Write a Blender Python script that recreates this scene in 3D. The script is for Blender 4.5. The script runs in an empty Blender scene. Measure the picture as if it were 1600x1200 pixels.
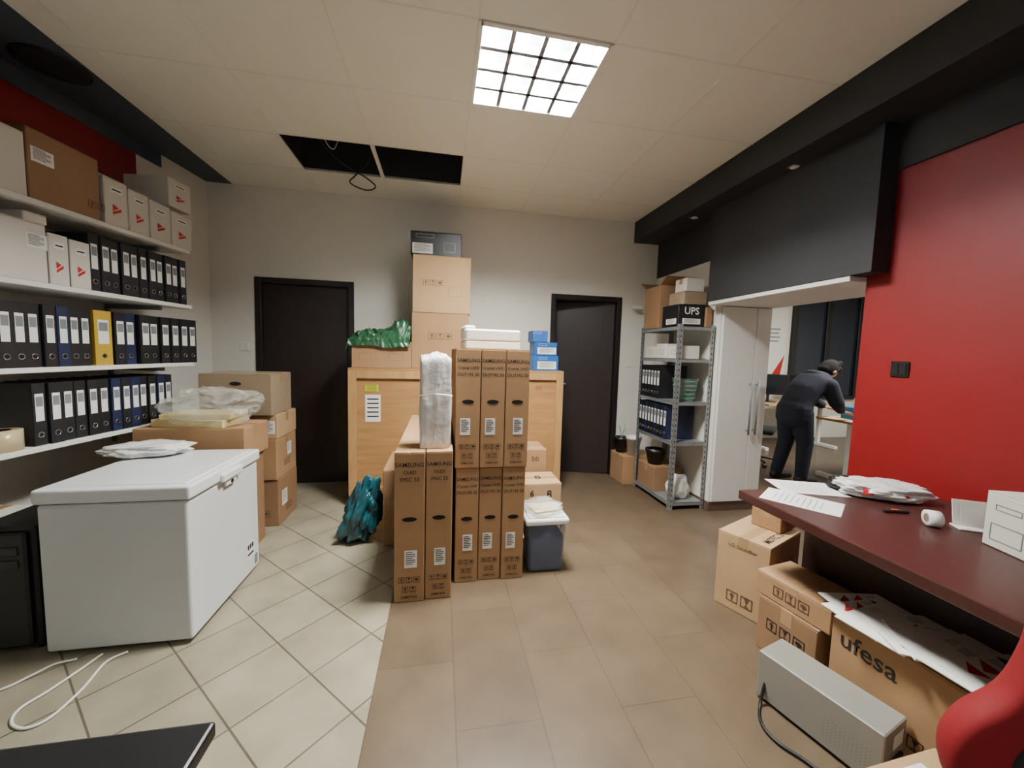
import bpy, bmesh, math, random
from mathutils import Vector, Matrix, noise
PI=math.pi; R=math.radians
random.seed(7)
SC=bpy.context.scene; COL=SC.collection
# ---------------------------------------------------------------- camera
H=1.4; F=600.0
a=R(10.4); p=R(4.6); r=R(1.6)
fw=Vector((math.sin(a)*math.cos(p),math.cos(a)*math.cos(p),-math.sin(p)))
r0=Vector((math.cos(a),-math.sin(a),0)); u0=r0.cross(fw)
rt=r0*math.cos(r)+u0*math.sin(r); up=u0*math.cos(r)-r0*math.sin(r)
CAM=Vector((0,0,H))
cd=bpy.data.cameras.new('camera'); cam=bpy.data.objects.new('camera',cd); COL.objects.link(cam)
m3=Matrix((rt,up,-fw)).transposed(); cam.matrix_world=Matrix.Translation(CAM)@m3.to_4x4()
cd.sensor_width=36; cd.lens=F/1600*36; cd.clip_start=.02; SC.camera=cam
def ray(u,v): return fw+rt*((u-800)/F)+up*((600-v)/F)
def PZ(u,v,z=0): d=ray(u,v); return CAM+d*((z-H)/d.z)
def PY(u,v,Y): d=ray(u,v); return CAM+d*(Y/d.y)
def PX(u,v,X): d=ray(u,v); return CAM+d*(X/d.x)
# ---------------------------------------------------------------- materials
def lin(c): return tuple(((x/255)/12.92 if x/255<=.04045 else ((x/255+.055)/1.055)**2.4) for x in c)
def mat(name,c,rough=.6,metal=0,var=.1,scale=6,bump=0,emit=0,trans=0,alpha=1,coat=0,det=4,stretch=None):
    m=bpy.data.materials.new(name); m.use_nodes=True; nt=m.node_tree; b=nt.nodes['Principled BSDF']
    c=lin(c)
    tc=nt.nodes.new('ShaderNodeTexCoord'); no=nt.nodes.new('ShaderNodeTexNoise'); no.inputs['Scale'].default_value=scale; no.inputs['Detail'].default_value=det
    mp=nt.nodes.new('ShaderNodeMapping'); nt.links.new(tc.outputs['Object'],mp.inputs[0]); nt.links.new(mp.outputs[0],no.inputs['Vector'])
    if stretch: mp.inputs['Scale'].default_value=stretch
    mx=nt.nodes.new('ShaderNodeMix'); mx.data_type='RGBA'
    mx.inputs[6].default_value=tuple(max(0,x*(1-var)) for x in c)+(1,); mx.inputs[7].default_value=tuple(min(1,x*(1+var)) for x in c)+(1,)
    nt.links.new(no.outputs['Fac'],mx.inputs[0]); nt.links.new(mx.outputs[2],b.inputs['Base Color'])
    b.inputs['Roughness'].default_value=rough; b.inputs['Metallic'].default_value=metal
    if bump:
        bp=nt.nodes.new('ShaderNodeBump'); bp.inputs['Strength'].default_value=bump; bp.inputs['Distance'].default_value=.01
        nt.links.new(no.outputs['Fac'],bp.inputs['Height']); nt.links.new(bp.outputs[0],b.inputs['Normal'])
    if emit:
        b.inputs['Emission Color'].default_value=c+(1,); b.inputs['Emission Strength'].default_value=emit
    if trans: b.inputs['Transmission Weight'].default_value=trans
    if alpha<1: b.inputs['Alpha'].default_value=alpha
    if coat: b.inputs['Coat Weight'].default_value=coat
    return m
def tilemat(name,c1,c2,mortar,bw,rh,off,rot,ms=.006,rough=.35,loc=(0,0,0)):
    m=bpy.data.materials.new(name); m.use_nodes=True; nt=m.node_tree; b=nt.nodes['Principled BSDF']
    tc=nt.nodes.new('ShaderNodeTexCoord'); mp=nt.nodes.new('ShaderNodeMapping'); mp.inputs['Rotation'].default_value=(0,0,rot); mp.inputs['Location'].default_value=loc
    br=nt.nodes.new('ShaderNodeTexBrick'); br.offset=off; br.inputs['Scale'].default_value=1; br.inputs['Brick Width'].default_value=bw; br.inputs['Row Height'].default_value=rh
    br.inputs['Mortar Size'].default_value=ms; br.inputs['Mortar Smooth'].default_value=.2
    br.inputs['Color1'].default_value=lin(c1)+(1,); br.inputs['Color2'].default_value=lin(c2)+(1,); br.inputs['Mortar'].default_value=lin(mortar)+(1,)
    nt.links.new(tc.outputs['Object'],mp.inputs[0]); nt.links.new(mp.outputs[0],br.inputs['Vector'])
    no=nt.nodes.new('ShaderNodeTexNoise'); no.inputs['Scale'].default_value=5; no.inputs['Detail'].default_value=8; nt.links.new(tc.outputs['Object'],no.inputs['Vector'])
    cr=nt.nodes.new('ShaderNodeValToRGB'); cr.color_ramp.elements[0].position=.3; cr.color_ramp.elements[0].color=(.72,.72,.72,1); cr.color_ramp.elements[1].position=.7; cr.color_ramp.elements[1].color=(1.1,1.1,1.1,1)
    nt.links.new(no.outputs['Fac'],cr.inputs[0])
    mx=nt.nodes.new('ShaderNodeMix'); mx.data_type='RGBA'; mx.blend_type='MULTIPLY'; mx.inputs[0].default_value=.8
    nt.links.new(br.outputs['Color'],mx.inputs[6]); nt.links.new(cr.outputs[0],mx.inputs[7]); nt.links.new(mx.outputs[2],b.inputs['Base Color'])
    bp=nt.nodes.new('ShaderNodeBump'); bp.inputs['Strength'].default_value=.4; bp.inputs['Distance'].default_value=.003; bp.invert=True
    nt.links.new(br.outputs['Fac'],bp.inputs['Height']); nt.links.new(bp.outputs[0],b.inputs['Normal'])
    b.inputs['Roughness'].default_value=rough
    return m
WALL=mat('wall paint',(224,222,212),.9,var=.03,scale=2)
CEIL=mat('ceiling tile',(227,226,214),.95,var=.03,scale=30)
GRID=mat('ceiling tee bar',(219,217,205),.8,var=.02)
BLACKW=mat('black wall paint',(40,40,42),.7,var=.15,scale=2)
DARKB=mat('dark blue grey paint',(66,76,88),.65,var=.15,scale=2)
SPK=mat('dark speaker cloth',(20,23,28),.8,var=.15,scale=2)
RED=mat('red wall paint',(126,6,12),.5,var=.08,scale=2)
DOORM=mat('dark wenge door',(42,34,32),.4,var=.3,scale=6,stretch=(14,14,1))
DFR=mat('dark wenge frame',(32,26,24),.45,var=.3,scale=6)
BASEB=mat('brown baseboard',(92,72,60),.5)
BEIGE=tilemat('beige diagonal tiles',(148,141,120),(141,134,114),(90,82,68),.30,.30,0,R(45),.004,.3,(.06,.1,0))
BROWN=tilemat('brown stone tiles',(96,81,63),(91,76,59),(80,67,52),.66,.33,.5,R(90),.003,.34,(.0,.262,0))
WOOD2=tilemat('office brown tiles',(90,75,60),(85,70,56),(76,62,48),.66,.33,.5,0,.004,.3)
CARD=mat('cardboard',(158,123,86),.85,var=.14,scale=5,bump=.05)
CARD2=mat('darker cardboard',(138,105,74),.85,var=.14,scale=5)
CARD3=mat('pale cardboard',(174,142,103),.85,var=.12,scale=5)
CARDG=mat('greyish cardboard',(140,121,97),.85,var=.1,scale=5)
CARDW=mat('white carton board',(208,204,194),.7,var=.05,scale=5)
TAPE=mat('packing tape',(168,136,98),.25,var=.06,coat=.4)
INK=mat('black print ink',(34,26,22),.7,var=.1)
INKB=mat('brown print ink',(90,64,46),.8,var=.1)
INKR=mat('brown red marker',(150,78,48),.7,var=.1)
REDP=mat('red print',(186,34,32),.6,var=.1)
PAPER=mat('white paper',(228,227,222),.8,var=.03)
PAPERY=mat('yellowed paper',(210,194,140),.8,var=.08)
YEL=mat('yellow sticker',(196,200,50),.6,var=.05)
HOLE=mat('dark opening',(14,12,10),.9,var=.1)
VENT=mat('vent shadow',(104,102,96),.7,var=.1)
BLK=mat('black plastic',(22,22,24),.4,var=.2)
BLKB=mat('black binder board',(26,26,30),.5,var=.2,scale=20)
BLUEB=mat('dark blue binder board',(28,36,68),.45,var=.15,scale=20)
YELB=mat('yellow binder board',(180,150,46),.5,var=.1)
WHITE=mat('white laminate',(224,224,218),.5,var=.03)
FREEZ=mat('white enamel',(212,215,216),.3,var=.02,coat=.3)
FREEZL=mat('freezer lid enamel',(224,227,228),.28,var=.02,coat=.3)
GREYP=mat('grey plastic',(120,124,128),.4,var=.1)
CHROME=mat('chrome',(200,200,200),.18,metal=1,var=.03)
GALV=mat('galvanised steel',(158,164,166),.4,metal=.6,var=.25,scale=25)
STEELG=mat('grey painted steel',(156,155,146),.35,metal=.35,var=.05)
PLY=mat('plywood',(164,121,72),.65,var=.42,scale=3,stretch=(1,1,9),det=10)
PINE=mat('pine batten',(174,134,84),.65,var=.3,scale=4,stretch=(6,6,1))
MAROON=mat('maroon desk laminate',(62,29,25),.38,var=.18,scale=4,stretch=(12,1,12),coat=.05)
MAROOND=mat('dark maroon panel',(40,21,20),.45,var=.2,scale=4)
GREEN=mat('green plastic film',(34,80,50),.33,var=.3,scale=7,coat=.25)
TEAL=mat('teal bag plastic',(12,68,76),.3,var=.3,scale=9,coat=.3)
BAGW=mat('white bag plastic',(222,222,219),.35,var=.05,scale=9,coat=.2)
CLEARW=mat('cloudy clear plastic',(218,218,208),.2,var=.06,alpha=.3,coat=.5)
WRAP=mat('white bubble wrap',(216,213,208),.3,var=.1,scale=30,bump=.4,coat=.3)
FOAM=mat('polystyrene foam',(230,230,225),.85,var=.02,scale=60,bump=.1)
BLUEC=mat('blue printed carton',(28,92,160),.5,var=.1)
TUB=mat('cloudy tub plastic',(130,143,162),.22,var=.1,scale=12,coat=.4,alpha=.4)
NAVYP=mat('navy clothes in tub',(50,62,96),.7,var=.45,scale=14)
CYAN=mat('bright blue plastic',(24,130,200),.4,var=.1)
GRNBK=mat('mint basket plastic',(124,158,142),.5,var=.1)
CHRED=mat('red chair fabric',(124,6,18),.65,var=.12,scale=40)
CHBLK=mat('black chair fabric',(24,24,27),.7,var=.2,scale=60)
CORDW=mat('white cable',(224,224,218),.5,var=.02)
CORDB=mat('black cable',(18,18,18),.5,var=.1)
LOUV=mat('grey aluminium louvre',(128,133,140),.4,metal=.4,var=.04)
TUBE=mat('fluorescent tube',(235,245,255),.5,emit=14,var=0)
SKIN=mat('skin',(170,122,98),.5,var=.06)
HOOD=mat('navy hoodie cloth',(28,32,46),.9,var=.2,scale=30)
JEAN=mat('dark blue denim',(30,36,50),.9,var=.2,scale=30)
HAIR=mat('dark hair',(17,13,12),.95,var=.3,scale=60)
GLASSD=mat('dark window glass',(34,42,56),.12,var=.2,scale=1)
SCREEN=mat('dark screen',(20,24,30),.15,var=.1)
ORANGE=mat('orange card',(210,92,34),.6,var=.08)
TAPER=mat('tape roll',(196,178,138),.3,var=.08,coat=.5)
# ---------------------------------------------------------------- mesh helpers
_tc={}
def textmesh(s):
    if s in _tc: return _tc[s]
    cu=bpy.data.curves.new('t','FONT'); cu.body=s; cu.size=1; cu.align_x='CENTER'; cu.align_y='CENTER'; cu.resolution_u=2; cu.offset=.014
    o=bpy.data.objects.new('t',cu); COL.objects.link(o); bpy.context.view_layer.update()
    me=bpy.data.meshes.new_from_object(o.evaluated_get(bpy.context.evaluated_depsgraph_get()))
    bpy.data.objects.remove(o); _tc[s]=me; return me
class MB:
    def __init__(s): s.bm=bmesh.new()
    def box(s,x0,x1,y0,y1,z0,z1,bev=0,M=None,seg=1):
        vs=bmesh.ops.create_cube(s.bm,size=1)['verts']
        for v in vs:
            v.co=Vector(((x0+x1)/2+v.co.x*(x1-x0),(y0+y1)/2+v.co.y*(y1-y0),(z0+z1)/2+v.co.z*(z1-z0)))
            if M: v.co=M@v.co
        if bev:
            es=list({e for v in vs for e in v.link_edges})
            bmesh.ops.bevel(s.bm,geom=es,offset=bev,segments=seg,profile=.5,affect='EDGES',clamp_overlap=True)
        return s
    def rect(s,M,w,h,th=.0006,bev=0): return s.box(-w/2,w/2,-h/2,h/2,0,th,bev,M)
    def frame(s,M,w,h,t,th=.0006):
        s.box(-w/2,w/2,-h/2,-h/2+t,0,th,0,M); s.box(-w/2,w/2,h/2-t,h/2,0,th,0,M)
        s.box(-w/2,-w/2+t,-h/2,h/2,0,th,0,M); return s.box(w/2-t,w/2,-h/2,h/2,0,th,0,M)
    def text(s,txt,size,M):
        me=textmesh(txt); n=len(s.bm.verts); s.bm.from_mesh(me); s.bm.verts.ensure_lookup_table()
        for v in s.bm.verts[n:]: v.co=M@(v.co*size)
        return s
    def cyl(s,p0,p1,r0,r1=None,n=16,cap=True):
        if r1 is None: r1=r0
        p0=Vector(p0);p1=Vector(p1); d=p1-p0
        q=d.to_track_quat('Z','Y').to_matrix().to_4x4()
        bmesh.ops.create_cone(s.bm,cap_ends=cap,segments=n,radius1=r0,radius2=r1,depth=d.length,matrix=Matrix.Translation((p0+p1)/2)@q); return s
    def disc(s,M,w,h,n=16):
        vs=[s.bm.verts.new(M@Vector((math.cos(2*PI*i/n)*w/2,math.sin(2*PI*i/n)*h/2,0))) for i in range(n)]; s.bm.faces.new(vs); return s
    def poly(s,pts,M=None):
        vs=[s.bm.verts.new((M@Vector(q)) if M else Vector(q)) for q in pts]; s.bm.faces.new(vs); return s
    def lathe(s,prof,c=(0,0,0),n=24,M=None,sx=1,sy=1):
        c=Vector(c); rows=[]
        for rr,z in prof:
            row=[]
            for i in range(n):
                q=c+Vector((rr*sx*math.cos(2*PI*i/n),rr*sy*math.sin(2*PI*i/n),z)); row.append(s.bm.verts.new(M@q if M else q))
            rows.append(row)
        for A,B in zip(rows,rows[1:]):
            for i in range(n): s.bm.faces.new((A[i],A[(i+1)%n],B[(i+1)%n],B[i]))
        if prof[0][0]>1e-4: s.bm.faces.new(rows[0][::-1])
        if prof[-1][0]>1e-4: s.bm.faces.new(rows[-1])
        return s
    def tube(s,pts,rad,n=8,sub=6,closed=False):
        P=[Vector(q) for q in pts]
        if sub>1 and len(P)>2:
            Q=[]; m=len(P); rng=range(m if closed else m-1)
            for i in rng:
                g=(lambda k:P[k%m]) if closed else (lambda k:P[max(0,min(m-1,k))])
                A,B,C,D=g(i-1),g(i),g(i+1),g(i+2)
                for j in range(sub):
                    t=j/sub; Q.append(.5*((2*B)+(C-A)*t+(2*A-5*B+4*C-D)*t*t+(3*B-A-3*C+D)*t**3))
            if not closed: Q.append(P[-1])
            P=Q
        rows=[]; m=len(P); nrm=None
        for i in range(m):
            if closed: t=P[(i+1)%m]-P[i-1]
            else: t=P[min(m-1,i+1)]-P[max(0,i-1)]
            t.normalize()
            if nrm is None: nrm=t.orthogonal().normalized()
            nrm=(nrm-t*nrm.dot(t)).normalized(); bn=t.cross(nrm)
            rows.append([s.bm.verts.new(P[i]+(nrm*math.cos(2*PI*k/n)+bn*math.sin(2*PI*k/n))*rad) for k in range(n)])
        rr=list(zip(rows,rows[1:]))
        if closed: rr.append((rows[-1],rows[0]))
        for A,B in rr:
            for k in range(n): s.bm.faces.new((A[k],A[(k+1)%n],B[(k+1)%n],B[k]))
        if not closed: s.bm.faces.new(rows[0][::-1]); s.bm.faces.new(rows[-1])
        return s
    def blob(s,c,dims,seed=0,amp=.25,fr=1.6,box=.0,sub=4,flat=True,taper=0,lean=(0,0)):
        """film creased over a lump: base rests on z=c.z"""
        c=Vector(c); vs=bmesh.ops.create_icosphere(s.bm,subdivisions=sub,radius=1)['verts']
        off=Vector((seed*7.3,seed*3.1,seed*1.7))
        for v in vs:
            d=v.co.normalized()
            if box:
                mxc=max(abs(d.x),abs(d.y),abs(d.z)); d=d*(1-box)+d/mxc*box
            n1=noise.noise(d*fr+off); n2=abs(noise.noise(d*fr*2.2+off)); n3=abs(noise.noise(d*fr*4.5+off))
            k=1+amp*(.8*n1-.55*n2-.25*n3)
            q=Vector((d.x*dims[0]/2*k,d.y*dims[1]/2*k,d.z*dims[2]/2*k+dims[2]/2))
            if taper:
                f=1-taper*max(0,q.z/dims[2]); q.x*=f; q.y*=f
            q.x+=lean[0]*q.z; q.y+=lean[1]*q.z
            if flat: q.z=max(q.z,dims[2]*.06+n3*.004)-dims[2]*.06
            v.co=c+q
        if flat:
            mz=min(v.co.z for v in vs)
            for v in vs: v.co.z-=mz-c.z
        return s
    def sheet(s,fn,nx=16,ny=16):
        g=[[s.bm.verts.new(fn(i/nx,j/ny)) for j in range(ny+1)] for i in range(nx+1)]
        for i in range(nx):
            for j in range(ny): s.bm.faces.new((g[i][j],g[i+1][j],g[i+1][j+1],g[i][j+1]))
        return s
    def build(s,name,m,parent=None,smooth=False,kind=None):
        me=bpy.data.meshes.new(name); bmesh.ops.recalc_face_normals(s.bm,faces=s.bm.faces)
        s.bm.to_mesh(me); s.bm.free(); me.materials.append(m)
        if smooth:
            for f in me.polygons: f.use_smooth=True
        o=bpy.data.objects.new(name,me); COL.objects.link(o)
        if parent: o.parent=parent
        if kind: o['kind']=kind
        return o
def tag(o,label,cat,group=None):
    o['label']=label; o['category']=cat
    if group: o['group']=group
    return o
def thing(name,label,cat,loc=(0,0,0),rz=0,group=None):
    o=bpy.data.objects.new(name,None); COL.objects.link(o); o.empty_display_size=.1; o.location=loc; o.rotation_euler=(0,0,rz); return tag(o,label,cat,group)
def dup(o,loc,rz=None,label=None,parent=None):
    c=o.copy(); COL.objects.link(c)
    if parent is not None: c.parent=parent
    else:
        c.location=loc
        if rz is not None: c.rotation_euler=(0,0,rz)
        if label: c['label']=label
    for ch in list(o.children): dup(ch,None,parent=c)
    return c
def struct(name,mb,m): return mb.build(name,m,kind='structure')
def T(x,y,z): return Matrix.Translation((x,y,z))
def facem(f,w,d,h,cx,cz,off=.0006):
    X,Y,P={'F':((1,0,0),(0,0,1),(cx,-d/2-off,cz)),'L':((0,-1,0),(0,0,1),(-w/2-off,-cx,cz)),'R':((0,1,0),(0,0,1),(w/2+off,cx,cz)),'T':((1,0,0),(0,1,0),(cx,cz,h+off))}[f]
    X=Vector(X);Y=Vector(Y);Z=X.cross(Y); m=Matrix((X,Y,Z)).transposed().to_4x4(); m.translation=Vector(P); return m
def icons(b,M,n,s,gap):
    for i in range(n):
        m=M@T((i-(n-1)/2)*gap,0,0); b.frame(m,s,s,s*.07)
        if i%3==0: b.poly([(-.25*s,.05*s,.0006),(0,.35*s,.0006),(.25*s,.05*s,.0006)],m); b.box(-.07*s,.07*s,-.35*s,.08*s,0,.0006,0,m)
        elif i%3==1: b.poly([(-.22*s,.35*s,.0006),(.22*s,.35*s,.0006),(0,-.05*s,.0006)],m); b.box(-.03*s,.03*s,-.3*s,0,0,.0006,0,m); b.box(-.18*s,.18*s,-.36*s,-.3*s,0,.0006,0,m)
        else: b.disc(m@T(0,.05*s,.0006),.6*s,.4*s,12); b.box(-.03*s,.03*s,-.36*s,.05*s,0,.0006,0,m)
def carton(name,label,loc,dims,rz=0,m=CARD,cat='box',group=None,prints=(),stickers=(),holes=(),tape=True,seam='x',ink=INKB,bev=.004,openflaps=False):
    w,d,h=dims; t=thing(name,label,cat,loc,rz,group)
    MB().box(-w/2,w/2,-d/2,d/2,0,h-.004,bev).build('body',m,t)
    for sgn in (-1,1):
        b=MB()
        if openflaps: b.box(min(0,sgn*d*.42),max(0,sgn*d*.42),-w/2,w/2,0,.004,0,T(0,sgn*d/2,h-.004)@Matrix.Rotation(R(90),4,'Z')@Matrix.Rotation(R(-35*sgn),4,'Y'))
        elif seam=='x': b.box(-w/2+.001,w/2-.001,min(sgn*.0015,sgn*(d/2-.001)),max(sgn*.0015,sgn*(d/2-.001)),h-.004,h,.001)
        else: b.box(min(sgn*.0015,sgn*(w/2-.001)),max(sgn*.0015,sgn*(w/2-.001)),-d/2+.001,d/2-.001,h-.004,h,.001)
        b.build('top_flap',m,t)
    if tape:
        b=MB(); tw=min(.025,min(w,d)*.2); dr=min(.07,h*.4)
        if seam=='x':
            b.box(-w/2,w/2,-tw,tw,h,h+.0006)
            for s in (-1,1): b.box(s*w/2-.0007,s*w/2+.0007,-tw,tw,h-dr,h+.0006)
        else:
            b.box(-tw,tw,-d/2,d/2,h,h+.0006)
            for s in (-1,1): b.box(-tw,tw,s*d/2-.0007,s*d/2+.0007,h-dr,h+.0006)
        b.build('packing_tape',TAPE,t)
    if prints:
        b=MB()
        for q in prints:
            M=facem(q[0],w,d,h,q[3],q[4],.001)
            if q[1]=='t': b.text(q[2],q[5],M)
            elif q[1]=='i': icons(b,M,q[2],q[5],q[5]*1.25)
            elif q[1]=='r': b.frame(M,q[2],q[5],.002)
        b.build('printing',ink,t)
    for q in stickers:   # face,w,h,cx,cz
        M=facem(q[0],w,d,h,q[3],q[4],.0008); s=MB().rect(M,q[1],q[2]).build('sticker',PAPER if len(q)<6 else q[5],t)
        b=MB(); M2=facem(q[0],w,d,h,q[3],q[4],.0016); n=7
        for i in range(n): 
            ww=q[1]*(.75 if i%3 else .55); b.box(-q[1]*.4,-q[1]*.4+ww,q[2]*(.38-.11*i)-q[2]*.02,q[2]*(.38-.11*i)+q[2]*.02,0,.0004,0,M2)
        b.build('sticker_print',INK,s)
    for q in holes:
        M=facem(q[0],w,d,h,q[3],q[4],.0012); MB().disc(M,q[1],q[2],20).build('hand_hole',HOLE,t)
    return t
ORD=['first','second','third','fourth','fifth','sixth','seventh','eighth','ninth','tenth','eleventh','twelfth','thirteenth','fourteenth','fifteenth','sixteenth','seventeenth','eighteenth']
# ---------------------------------------------------------------- room shell
YB=4.15; XB=-.262; ZC=2.9; XR=2.43
struct('floor',MB().box(-3.4,XB,-1.4,4.3,-.05,0),BEIGE)
struct('floor_right',MB().box(XB,2.95,-1.4,6.0,-.05,0),BROWN)
struct('floor_office',MB().box(2.95,8,-.5,6.2,-.05,0),WOOD2)
XE=[-1.95,-1.79,-1.17,-.53,.145,.80,1.46,2.12]; YE=[-1.4,-.6,.0,.62,1.24,1.87,2.475,3.11,3.66,YB]
cb=MB(); 
skip={(2,7),(3,7),(4,5),(4,1)}
for i in range(len(XE)-1):
    for j in range(len(YE)-1):
        if (i,j) in skip: continue
        cb.box(XE[i]+.002,XE[i+1]-.002,YE[j]+.002,YE[j+1]-.002,ZC+.003,ZC+.02)
struct('ceiling',cb,CEIL)
gb=MB()
for x in XE[1:-1]: gb.box(x-.005,x+.005,YE[0],YB,ZC+.0015,ZC+.004)
for y in YE[1:-1]: gb.box(XE[0],XE[-1],y-.005,y+.005,ZC+.002,ZC+.0045)
gb.box(-.545,-.515,3.11,3.66,ZC-.001,ZC+.01)
struct('trim_ceiling_grid',gb,GRID)
struct('ceiling_void',MB().box(-3.4,2.12,-1.4,4.3,3.2,3.25).box(-1.18,.15,3.10,3.105,2.93,3.2).box(-1.18,.15,3.67,3.675,2.93,3.2).box(-1.185,-1.18,3.1,3.67,2.93,3.2).box(.15,.155,3.1,3.67,2.93,3.2),BLACKW)
struct('ceiling_left',MB().box(-3.4,-1.952,-1.4,4.3,2.905,2.95),DARKB)
struct('ceiling_right_soffit',MB().box(2.12,XR+.0,-1.4,YB,2.68,3.2),BLACKW)
# doors openings on the back wall
D1a=PY(406,590,YB).x; D1b=PY(550,590,YB).x; D2a=PY(860,600,YB).x; D2b=PY(962,600,YB).x; DZ=2.045
struct('wall_back',MB().box(-2.6,D1a,YB,YB+.14,0,3.2).box(D1b,D2a,YB,YB+.14,0,3.2).box(D2b,2.6,YB,YB+.14,0,3.2).box(D1a,D1b,YB,YB+.14,DZ,3.2).box(D2a,D2b,YB,YB+.14,DZ,3.2),WALL)
struct('baseboard_back',MB().box(D1b+.03,D2a-.03,YB-.012,YB,0,.07,.002).box(D2b+.03,2.42,YB-.012,YB,0,.07,.002).box(-2.1,D1a-.03,YB-.012,YB,0,.07,.002),BASEB)
def door(name,x0,x1,opened):
    w=x1-x0; t=bpy.data.objects.new(name,None); COL.objects.link(t); t['kind']='structure'; t.location=(x0,YB,0)
    fb=MB().box(-.025,.03,-.015,.12,0,DZ+.02,.004).box(w-.03,w+.025,-.015,.12,0,DZ+.02,.004).box(.03,w-.03,-.015,.12,DZ-.035,DZ+.02,.004); fb.build('door_frame',DFR,t)
    L=w-.064; Mx=T(w-.032,.05,0)@Matrix.Rotation(R(-17 if opened else 0),4,'Z')
    MB().box(-L,0,-.02,.02,.006,DZ-.037,.003,Mx).build('door_leaf',DOORM,t)
    hx=-L+.08
    b=MB().box(hx-.02,hx+.02,-.028,-.02,.93,1.12,.003,Mx).cyl(Mx@Vector((hx,-.02,1.06)),Mx@Vector((hx,-.07,1.06)),.009).cyl(Mx@Vector((hx,-.07,1.06)),Mx@Vector((hx+.11,-.07,1.06)),.009); b.build('door_handle',GREYP,t)
    b=MB()
    for z0,z1 in ((.15,.9),(1.0,1.9)): b.frame(Mx@T(-L/2,-.0205,(z0+z1)/2)@facem('F',0,0,0,0,0,0),L-.24,z1-z0,.012,.002)
    b.build('moulding',DOORM,t)
    return t
door('door_1',D1a,D1b,False); door('door_2',D2a,D2b,True)
struct('wall_store_beyond_door',MB().box(D2a-.3,D2a-.25,YB+.14,6,0,2.6).box(D2b+.4,D2b+.45,YB+.14,6,0,2.6).box(D2a-.3,D2b+.45,5.6,5.65,0,2.6).box(D2a-.3,D2b+.45,YB+.14,6,2.6,2.65),BLACKW)
# slanted left wall
ex=Vector((.1305,.9914,0)); ey=Vector((-.9914,.1305,0)); O=Vector((-1.85,3.3,0)); TH=math.atan2(.9914,.1305)
SM=Matrix((ex,ey,Vector((0,0,1)))).transposed().to_4x4(); SM.translation=O
def S(x,y,z): return SM@Vector((x,y,z))
def pS(u,v,y=0):
    d=ray(u,v); n=ey; P0=O+ey*y; t=(P0-CAM).dot(n)/d.dot(n); q=CAM+d*t; return (q-O).dot(ex),q.z
WY=.43
struct('wall_left',MB().box(-4.8,.95,WY,WY+.14,0,3.2,0,SM),WALL)
struct('trim_red_band',MB().box(-4.8,.08,WY-.012,WY,2.54,2.80,.003,SM),RED)
struct('trim_dark_band',MB().box(-4.8,.3,WY-.014,WY-.001,2.80,2.904,0,SM),DARKB)
# right side: red wall, opening, black bulkhead, closet block
struct('wall_right_red',MB().box(2.42,2.9,-1.4,1.87,0,2.68),RED)
struct('trim_black_band',MB().box(2.405,2.42,-1.4,1.76,2.44,2.68),BLACKW)
struct('wall_bulkhead',MB().box(2.3,2.9,1.76,3.08,1.90,2.679),BLACKW)
struct('trim_opening_header',MB().box(2.305,2.95,1.875,3.075,1.868,1.899,.003),WHITE)
struct('wall_closet_block',MB().box(XR,2.9,3.06,YB+.1,0,3.2).box(2.9,2.95,3.06,5.9,0,3.2),WALL)
struct('trim_bulkhead_black_side',MB().box(XR-.005,XR-.0,3.08,YB,2.3,2.68),BLACKW)
struct('baseboard_closet',MB().box(XR-.006,2.91,3.046,3.06,0,.085,.002).box(XR-.012,XR,3.06,YB,0,.085,.002),BASEB)
xd=PY(1172,640,3.04).x
for k,(x0,x1,nm) in enumerate(((XR+.01,xd-.002,'door_3'),(xd+.002,2.93,'door_4'))):
    o=struct(nm,MB().box(x0,x1,3.034,3.058,.09,1.862,.003),WHITE)
    hx=x1-.035 if k==0 else x0+.03
    MB().cyl((hx,3.0,.72),(hx,3.0,1.22),.008).cyl((hx,3.034,.76),(hx,3.0,.76),.006).cyl((hx,3.034,1.18),(hx,3.0,1.18),.006).build('door_handle',GREYP,o,True)
# office shell
struct('wall_office_far',MB().box(2.9,8,5.9,6.05,0,3.2),WALL)
struct('wall_office_right',MB().box(7.6,7.75,-.5,5.9,0,3.2),WALL)
struct('ceiling_office',MB().box(2.9,8,-.5,6.05,2.75,2.8),CEIL)
struct('wall_office_near',MB().box(2.9,8,-.5,-.35,0,2.75),WALL)
def window(name,x0,x1,z0,z1):
    t=bpy.data.objects.new(name,None); COL.objects.link(t); t['kind']='structure'; t.location=((x0+x1)/2,5.9,z0)
    w=x1-x0;h=z1-z0; b=MB()
    for x in (-w/2,0,w/2): b.box(x-.05,x+.05,-.06,0,0,h,.004)
    for z in (0,h): b.box(-w/2,w/2,-.055,0,z-.035,z+.035,.004)
    b.build('window_frame',BLK,t); MB().box(-w/2,w/2,-.02,-.012,0,h).build('pane',GLASSD,t)
window('window_1',6.15,7.55,.75,2.6)
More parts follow.
